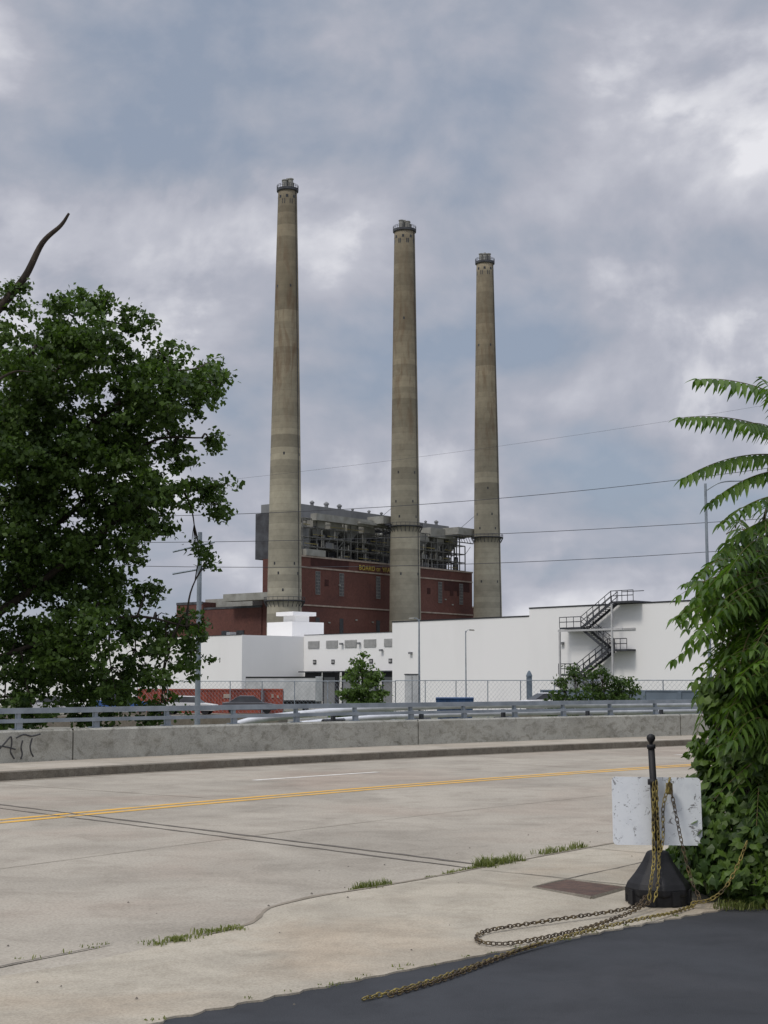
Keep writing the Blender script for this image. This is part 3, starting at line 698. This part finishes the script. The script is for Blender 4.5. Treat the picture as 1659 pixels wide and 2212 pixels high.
cl=[(-1.05,70,2.45,.42),(-1.35,70,1.9,.55),(-.6,70,1.8,.55),(-1.1,70,1.2,.7),(-.35,70,1.1,.6),(-1.6,70,.9,.5),(-.1,70,.5,.55),(-1.0,69.6,.4,.8),(-.4,70,-.2,.8),(-1.6,70,0,.7),(-1.95,69.8,1.05,.3),(-2.2,69.7,.3,.45),(-2.2,69.7,-.5,.5),(-.9,70,2.9,.16),(0,70,-.6,.6)]
leaf_mesh('leaves',clump_points(cl,140,.2,26),.14,.8,M_poplar,E,.3)
b=B(); b.tube([(-1,70,-1.8),(-1.05,70,.5),(-1,70,2.9)],[.08,.05,.012],8)
for c in cl: limbs(b,(-1+random.uniform(-.05,.05),70,max(-1.2,c[2]-.9)),[c],.03,.1,4)
b.ob('trunk_and_limbs',M_bark,E)
E=emp('shrub')
cl=[(9.6+random.uniform(0,3.6),80+random.uniform(-1,1),random.uniform(-.8,1.2),.75) for _ in range(14)]+[(9.5,80,1.5,.5),(10.3,80,2.0,.5),(11.2,80,1.9,.55),(12.0,80,1.7,.5),(12.9,80,1.55,.45),(13.4,80,1.1,.4),(9.2,80,.8,.5),(8.9,80,0,.5),(13.6,80,.3,.5),(11.5,80,1.2,.7),(10.0,80,2.4,.25),(11.6,80,2.35,.25)]
leaf_mesh('leaves',clump_points(cl,105,.26,26),.16,.65,M_bush,E,.4)
b=B(); 
for c in cl: limbs(b,(11.2+random.uniform(-.5,.5),80,-1.7),[c],.03,.3,4)
b.ob('stems',M_bark,E)
cl=[(x+random.uniform(-3,3),330+random.uniform(-8,8),random.uniform(0,3),5) for x in range(-220,-40,6)]+[(x,300+random.uniform(-8,8),random.uniform(0,3),5) for x in range(60,260,6)]
leaf_mesh('distant_trees',clump_points(cl,3.2,2.2,26),1.5,.8,M_bush,None,.4)

# ------------------------------------------------------------------ compound-leaf tree (right foreground)
E=emp('tree_of_heaven')
lv=[];lf=[]; st=B()
def leaflet(p,d,n,L,w):
    d=d.normalized(); a=d.cross(n).normalized(); n=a.cross(d)
    o=len(lv)
    prof=[(0,.08),(.18,.8),(.42,1),(.72,.62),(1,.03)]
    for t,k in prof:
        c=p+d*L*t + Vector((0,0,-L*.25*t*t)); 
        lv.append(tuple(c+a*w*k*.5+n*w*.18*k)); lv.append(tuple(c)); lv.append(tuple(c-a*w*k*.5+n*w*.18*k))
    for i in range(4):
        q=o+3*i; lf.append((q,q+1,q+4,q+3)); lf.append((q+1,q+2,q+5,q+4))
def frond(base,tip,arch,n=11,L=.10,w=.030,dr=(.35,1.)):
    base=Vector(base); tip=Vector(tip); mid=base.lerp(tip,.5)+Vector((0,0,arch))
    pts=[base*(1-t)**2+mid*2*t*(1-t)+tip*t*t for t in [i/n for i in range(n+1)]]
    st.tube(pts,[.006-.0045*i/n for i in range(n+1)],4,False)
    droop=random.uniform(*dr)
    for i in range(2,n+1):
        t=i/n
        d=(pts[min(i+1,n)]-pts[i-1]).normalized(); side=d.cross(Vector((0,0,1)))
        if side.length<.1: side=Vector((0,1,0))
        side.normalize(); Lk=L*(.55+.45*math.sin(math.pi*min(1,t*.85+.1)))*random.uniform(.85,1.15)
        for sg in (-1,1):
            dd=side*sg+d*.5+Vector((0,0,-droop))+Vector((random.gauss(0,.12),random.gauss(0,.12),random.gauss(0,.14)))
            leaflet(pts[i],dd,Vector((0,0,1))+side*sg*.3,Lk,w)
    leaflet(pts[-1],(pts[-1]-pts[-2]),Vector((0,0,1)),L*.8,w)
frond((3.15,11.0,3.66),(2.33,10.8,3.84),.14,18,.14,.042,(.9,1.3))
frond((3.1,11.1,3.45),(2.20,10.8,3.55),.13,20,.14,.042,(.9,1.3))
frond((3.1,11.1,3.40),(2.6,10.5,3.45),.12,14,.13,.040,(.9,1.2))
frond((3.1,11.1,3.3),(2.24,10.9,3.12),.16,20,.14,.042,(.9,1.3))
frond((3.1,11.1,3.2),(2.42,10.9,2.93),.14,16,.14,.040,(.9,1.3))
frond((3.1,11.1,3.5),(2.75,10.6,3.8),.10,14,.13,.040)
frond((3.0,11.0,3.0),(2.45,10.7,2.75),.10,14,.13,.038)
frond((3.2,11.0,2.9),(2.5,10.8,2.62),.10,14,.13,.038)
for i in range(200):
    z=random.uniform(1.2,2.85) if i>16 else random.uniform(.5,1.2)
    left=2.36 if z<2.6 else 2.5+(z-2.6)*.3
    left+= .12*math.sin(z*5)+.07*math.sin(z*11)
    bx=random.uniform(2.72,3.8); by=random.uniform(10.95,12.2)
    tx=left+abs(random.gauss(0,.25)) if random.random()<.5 else bx-random.uniform(.1,.6)
    tx=max(tx,left); L_=bx-tx
    if L_>.75: bx=tx+.75
    ty=by-random.uniform(.05,.9)
    frond((bx,by,z+random.uniform(-.05,.2)),(tx,ty,z-random.uniform(-.05,.35)),random.uniform(.05,.2),random.choice((9,11,13)),random.uniform(.10,.15),random.uniform(.034,.046),(.1,1.2))
me=bpy.data.meshes.new('leaflets'); me.from_pydata(lv,[],lf); me.materials.append(M_ail); me.polygons.foreach_set('use_smooth',[True]*len(me.polygons))
o=bpy.data.objects.new('leaflets',me); sc.collection.objects.link(o); o.parent=E
st.ob('leaf_stalks',M_stemg,E)
b=B()
for k in range(7):
    x=3.0+random.uniform(-.1,.8); y=11.3+random.uniform(-.2,.8)
    b.tube(catmull([(x,y,0),(x-.05+random.uniform(-.1,.1),y,1.2),(x-.1+random.uniform(-.15,.15),y,2.4),(3.1+random.uniform(-.1,.3),11.1,3.4)],5),[.03-.022*i/15 for i in range(16)],6)
b.ob('stems',M_bark,E)
N=6500; P=np.column_stack([2.85+1.3*rng.random(N)+.0,11.4+1.2*rng.random(N),.1+2.6*rng.random(N)])
leaf_mesh('inner_leaves',P,.13,.4,M_ail,E,.2)
E=emp('ivy_vine')
vv=[];vf=[]
def vleaf(p,nrm,s):
    n=nrm.normalized(); up=Vector((random.gauss(0,.4),random.gauss(0,.4),-1)); a=n.cross(up).normalized(); d=a.cross(n).normalized()
    if d.z>0: d=-d
    sh=[(0,-.12),(.30,-.38),(.52,-.1),(.42,.25),(.14,.36),(0,.75),(-.14,.36),(-.42,.25),(-.52,-.1),(-.30,-.38)]
    o=len(vv); vv.append(tuple(p+n*s*.08))
    for x,y in sh: vv.append(tuple(p+a*x*s+d*y*s-n*abs(x)*s*.25))
    for i in range(10): vf.append((o,o+1+i,o+1+(i+1)%10))
for i in range(6200):
    z=random.uniform(0,1.75); ang=random.uniform(2.4,5.6)
    R_=.64+.22*math.exp(-((z-.32)/.32)**2)-.10*z+.07*math.sin(ang*5+z*6)+.05*math.sin(z*13)
    if z<.14: R_*=.85
    cx,cy=3.17,11.5
    rr=R_+random.gauss(0,.06)
    if random.random()<.25: rr*=random.uniform(.6,1)
    p=Vector((cx+rr*math.cos(ang)*1.12,cy+rr*math.sin(ang)*1.0,z*.95+.02)); n=Vector((math.cos(ang)+random.gauss(0,.5),math.sin(ang)+random.gauss(0,.5),.6+random.gauss(0,.45)))
    vleaf(p,n,random.uniform(.05,.12))
me=bpy.data.meshes.new('leaves'); me.from_pydata(vv,[],vf); me.materials.append(M_vine)
o=bpy.data.objects.new('leaves',me); sc.collection.objects.link(o); o.parent=E
b=B()
for k in range(26):
    a=random.uniform(2.6,5.4); pts=[]
    for i in range(7):
        z=i*.22; a+=random.uniform(-.15,.15); pts.append((3.17+.60*math.cos(a),11.5+.55*math.sin(a),z))
    b.tube(catmull(pts,3),.006,4,False)
b.ob('stems',M_bark,E)
# ------------------------------------------------------------------ stanchion, sign, chains
SX,SY=1.99,10.98
E=emp('chain_stanchion')
b=B()
b.lathe([(.215,.07),(.238,.085),(.24,.13),(.225,.165),(.17,.23),(.115,.31),(.085,.37),(.075,.385),(.035,.39)],(SX,SY,0),n=8)
b.ob('base',M_black,E,bevel=.012)
b=B()
for k in range(8):
    t=2*math.pi*(k+.5)/8; b.box(-.03,.03,-.015,.02,.02,.12,rotF(SX+.222*math.cos(t),SY+.222*math.sin(t),t+math.pi/2))
b.lathe([(.215,.01),(.22,.09)],(SX,SY,0),24)
b.ob('base_feet',M_black,E)
b=B(); top=(SX-.03,SY,1.15)
b.tube([(SX,SY,.38),top],[.027,.025],16); b.tube([(SX-.001,SY,.38),(SX-.003,SY,.46)],.036,16)
b.tube([(SX-.0285,SY,1.12),(SX-.03,SY,1.15)],.032,16)
b.lathe([(.012,1.15),(.014,1.165),(.028,1.18),(.033,1.197),(.028,1.215),(.012,1.226),(.002,1.228)],(SX-.03,SY,0),16)
b.tube([(SX-.024,SY,.86),(SX-.025,SY,.90)],.036,12)
b.ob('pole',M_black,E,True)
def signmat():
    m,nt,bb,o=nodes('weathered_white_sign'); v=objco(nt)
    f=noise(nt,v,9,6,.7,.4)
    col=ramp(nt,f,[(.3,(.66,.69,.72)),(.5,(.76,.79,.81))]); sp=ramp(nt,noise(nt,v,12,7,.78,1.),[(.58,0.),(.61,1.)])
    col=mix(nt,sp,col,(.22,.22,.22)); nt.links.new(col,bb.inputs['Base Color']); bb.inputs['Roughness'].default_value=.4
    return m
E=emp('blank_sign_board')
b=B(); w2,h2,rc=.335,.245,.03; pts=[]
for cx,cz,a0 in ((w2-rc,h2-rc,0),(-w2+rc,h2-rc,90),(-w2+rc,-h2+rc,180),(w2-rc,-h2+rc,270)):
    for k in range(5): a=math.radians(a0+k*22.5); pts.append((cx+rc*math.cos(a),cz+rc*math.sin(a)))
n=len(pts); b.add([(x,-.003,z) for x,z in pts]+[(x,.003,z) for x,z in pts],[tuple(range(n)),tuple(range(n,2*n))[::-1]]+[(i,i+n,(i+1)%n+n,(i+1)%n) for i in range(n)])
o=b.ob('panel',signmat(),E); o.location=(2.005,SY+.06,.665); o.rotation_euler=(math.radians(-6),math.radians(1.2),math.radians(6))
b=B(); b.tube([(2.09,SY+.02,.885),(2.09,SY-.02,.91),(2.075,SY-.03,.86)],.008,6); b.box(2.07,2.11,SY-.01,SY+.04,.79,.87); b.ob('hook',M_chain,E)
def chain(name,pts,mat,pitch=.036,wr=.0045,parent=None,Lh=.026,Wh=.014):
    P=catmull(pts,14); b=B(); acc=0; out=[]; nxt=0
    for a,c in zip(P,P[1:]):
        L=(c-a).length
        while nxt<=acc+L: t=(nxt-acc)/max(L,1e-6); out.append((a.lerp(c,t),(c-a).normalized())); nxt+=pitch
        acc+=L
    for i,(p,d) in enumerate(out):
        up=Vector((0,0,1)) if abs(d.z)<.85 else Vector((1,0,0))
        s=d.cross(up).normalized(); u=s.cross(d).normalized(); ang=(math.pi/4 if i%2 else -math.pi/4)+random.uniform(-.3,.3)
        q=s*math.cos(ang)+u*math.sin(ang)
        loop=[]
        for k in range(12):
            t=2*math.pi*k/12; loop.append(p+d*(Lh*math.cos(t))+q*(Wh*math.sin(t)))
        loop.append(loop[0]); b.tube(loop,wr,5,False)
    return b.ob(name,mat,parent,True)
E=emp('plastic_chain')
chain('ground_loop',[(1.86,10.72,.10),(1.7,10.5,.05),(1.13,10.05,.04),(.72,9.72,.035),(.585,9.5,.03),(.60,9.26,.03),(.80,9.24,.03),(1.25,9.72,.03),(1.62,10.25,.04),(1.88,10.62,.08)],M_chaind,.036,.0038,E,.025,.013)
chain('ground_run',[(2.2,10.75,.03),(1.98,10.42,.03),(1.76,10.12,.045),(1.35,9.68,.04),(1.05,9.34,.03),(.73,8.93,.02),(.30,8.24,.015),(.1,7.95,.015),(-.115,7.69,.015)],M_chain,.036,.0036,E,.025,.012)
chain('ground_run_b',[(.95,9.22,.03),(.7,8.86,.02),(.33,8.22,.015),(.02,7.78,.015)],M_chaind,.036,.0036,E,.025,.012)
chain('hanging_strand_a',[(1.965,10.94,.86),(1.955,10.92,.7),(1.945,10.88,.5),(1.93,10.80,.33),(1.89,10.70,.2),(1.87,10.68,.08)],M_chain,.036,.0036,E,.025,.012)
chain('hanging_strand_b',[(1.985,10.93,.87),(1.985,10.92,.65),(1.985,10.89,.42),(1.96,10.78,.26),(1.93,10.70,.14),(1.9,10.66,.07)],M_chain,.036,.0036,E,.025,.012)
chain('hanging_strand_c',[(2.075,10.94,.86),(2.03,10.93,.7),(2.02,10.9,.5),(1.99,10.85,.38)],M_chain,.036,.0036,E,.025,.012)
chain('hanging_strand_d',[(2.085,10.94,.86),(2.12,10.93,.66),(2.16,10.9,.42),(2.2,10.82,.2),(2.24,10.76,.08),(2.2,10.75,.04)],M_chaind,.036,.0034,E,.025,.012)
chain('swag_to_shrub',[(2.2,10.74,.05),(2.3,10.68,.08),(2.4,10.66,.16),(2.5,10.7,.30),(2.58,10.74,.46)],M_chain,.036,.0036,E,.025,.012)

# ------------------------------------------------------------------ grass in the gutter
gv=[];gf=[]
def tuft(x,y,z,n,h,spread):
    for i in range(n):
        a=random.uniform(0,6.28); px=x+random.gauss(0,spread); py=y+random.gauss(0,spread*.8); hgt=h*random.uniform(.4,1.1)
        lx,ly=math.cos(a)*hgt*random.uniform(.3,1.1),math.sin(a)*hgt*random.uniform(.3,1.1); w=.004
        o=len(gv); c,s=math.cos(a+1.57)*w,math.sin(a+1.57)*w
        gv.extend([(px-c,py-s,z),(px+c,py+s,z),(px+lx*.4+c*.7,py+ly*.4+s*.7,z+hgt*.65),(px+lx*.4-c*.7,py+ly*.4-s*.7,z+hgt*.65),(px+lx,py+ly,z+hgt*.8)])
        gf.extend([(o,o+1,o+2,o+3),(o+3,o+2,o+4)])
def line(t0,t1,n,r,h,m,sp=.03,z=.015):
    for i in range(n):
        th=t0+(t1-t0)*random.random(); x,y=arc(r(th)+random.gauss(.03,.04),th); tuft(x,y,z,int(m*random.uniform(.4,1.4)),h*random.uniform(.5,1.2),sp)
line(145.5,145.9,14,rout,.075,30); line(144.0,145.1,26,rout,.05,22); line(144.05,144.5,22,rout,.11,36,.04)
line(142.9,143.6,14,lambda t:rout(t)+.1,.08,18); line(145.0,145.6,6,rout,.03,8)
line(147.2,147.9,24,rout,.04,22,.03,.012); line(147.9,148.6,8,lambda t:74.22,.025,10,.02,.012); line(149.6,150.3,6,lambda t:74.22,.025,10,.02,.012)
line(138,143,12,rout,.04,6)
line(145.6,149.5,30,lambda t:ra(t),.02,7,.015,.01)
for i in range(60):
    tuft(2.35+random.random()*.9,10.72+random.gauss(0,.06),.01,8,.08,.03)
me=bpy.data.meshes.new('grass'); me.from_pydata(gv,[],gf); me.materials.append(M_grass); o=bpy.data.objects.new('grass',me); sc.collection.objects.link(o)
b=B()
for i in range(60):
    th=random.uniform(141,151); r=random.uniform(71.9,75.5); x,y=arc(r,th); s=random.uniform(.004,.012)
    zz=(zs(x,y) if r<74.0 else .008)
    b.add([(x-s,y,zz),(x+s*.3,y-s,zz),(x+s,y+s*.4,zz),(x,y,zz+s)],[(0,1,3),(1,2,3),(2,0,3)])
b.ob('gravel',M_joint)

# ------------------------------------------------------------------ sky, sun, camera
w=bpy.data.worlds.new('World'); sc.world=w; w.use_nodes=True; nt=w.node_tree; nt.nodes.clear()
try:
    w.cycles.sampling_method='MANUAL'; w.cycles.sample_map_resolution=256
except Exception as ex: print(ex)
out=nt.nodes.new('ShaderNodeOutputWorld')
sd=Vector((-.50,-.52,.95)).normalized()
sky=nt.nodes.new('ShaderNodeTexSky'); sky.sky_type='NISHITA'; sky.sun_disc=False
sky.sun_elevation=math.asin(sd.z); sky.sun_rotation=math.atan2(sd.x,sd.y); sky.air_density=1; sky.dust_density=1
bg1=nt.nodes.new('ShaderNodeBackground'); bg1.inputs[1].default_value=.12; nt.links.new(sky.outputs[0],bg1.inputs[0])
tc=nt.nodes.new('ShaderNodeTexCoord'); sp=nt.nodes.new('ShaderNodeSeparateXYZ'); nt.links.new(tc.outputs['Generated'],sp.inputs[0])
zc=mth(nt,'ADD',mth(nt,'MAXIMUM',sp.outputs[2],0),.22)
cb=nt.nodes.new('ShaderNodeCombineXYZ'); nt.links.new(mth(nt,'DIVIDE',sp.outputs[0],zc),cb.inputs[0]); nt.links.new(mth(nt,'DIVIDE',sp.outputs[1],zc),cb.inputs[1])
def mapv(v,loc,scl=(1,1,1)):
    m=nt.nodes.new('ShaderNodeMapping'); m.inputs['Location'].default_value=loc; m.inputs['Scale'].default_value=scl; nt.links.new(v,m.inputs[0]); return m.outputs[0]
A=noise(nt,mapv(cb.outputs[0],(5.1,2.7,0)),1.7,4,.5,0)
P1=noise(nt,mapv(tc.outputs['Generated'],(.35,.2,.6),(1,1,1.25)),6.5,7,.54,.2)
P2=noise(nt,mapv(tc.outputs['Generated'],(.35+.008,.2,.6-.024),(1,1,1.25)),6.5,4,.54,.2)
edge=nt.nodes.new('ShaderNodeMapRange'); edge.interpolation_type='SMOOTHSTEP'
edge.inputs[1].default_value=.51; edge.inputs[2].default_value=.58; nt.links.new(P1,edge.inputs[0])
rel=mth(nt,'SUBTRACT',P1,P2)
v=mth(nt,'ADD',mth(nt,'MULTIPLY',A,.50),mth(nt,'MULTIPLY',P1,.50))
v2=mth(nt,'ADD',mth(nt,'ADD',v,mth(nt,'MULTIPLY',rel,.40)),mth(nt,'MULTIPLY',edge.outputs[0],.035))
col=ramp(nt,v2,[(.37,(.30,.345,.43)),(.45,(.37,.40,.475)),(.51,(.43,.445,.515)),(.58,(.52,.53,.595)),(.70,(.80,.80,.84))])
zen=nt.nodes.new('ShaderNodeMapRange'); zen.interpolation_type='SMOOTHSTEP'
zen.inputs[1].default_value=.45; zen.inputs[2].default_value=.95; zen.inputs[3].default_value=1.0; zen.inputs[4].default_value=2.7
nt.links.new(sp.outputs[2],zen.inputs[0])
bg2=nt.nodes.new('ShaderNodeBackground'); nt.links.new(col,bg2.inputs[0]); nt.links.new(zen.outputs[0],bg2.inputs[1])
ms=nt.nodes.new('ShaderNodeMixShader'); nt.links.new(ramp(nt,v,[(.38,.86),(.47,.985)]),ms.inputs[0])
nt.links.new(bg1.outputs[0],ms.inputs[1]); nt.links.new(bg2.outputs[0],ms.inputs[2]); nt.links.new(ms.outputs[0],out.inputs[0])
l=bpy.data.lights.new('sun','SUN'); l.energy=1.5; l.angle=math.radians(12); l.color=(1,.94,.86)
lo=bpy.data.objects.new('sun',l); sc.collection.objects.link(lo); lo.rotation_euler=sd.to_track_quat('Z','Y').to_euler(); lo.location=(0,0,50)
cam=bpy.data.cameras.new('camera'); co=bpy.data.objects.new('camera',cam); sc.collection.objects.link(co)
cam.sensor_fit='VERTICAL'; cam.sensor_height=36; cam.lens=52; cam.clip_end=6000; cam.clip_start=.1
co.location=(0,0,1.6); co.rotation_euler=(math.radians(96.588),0,0)
sc.camera=co
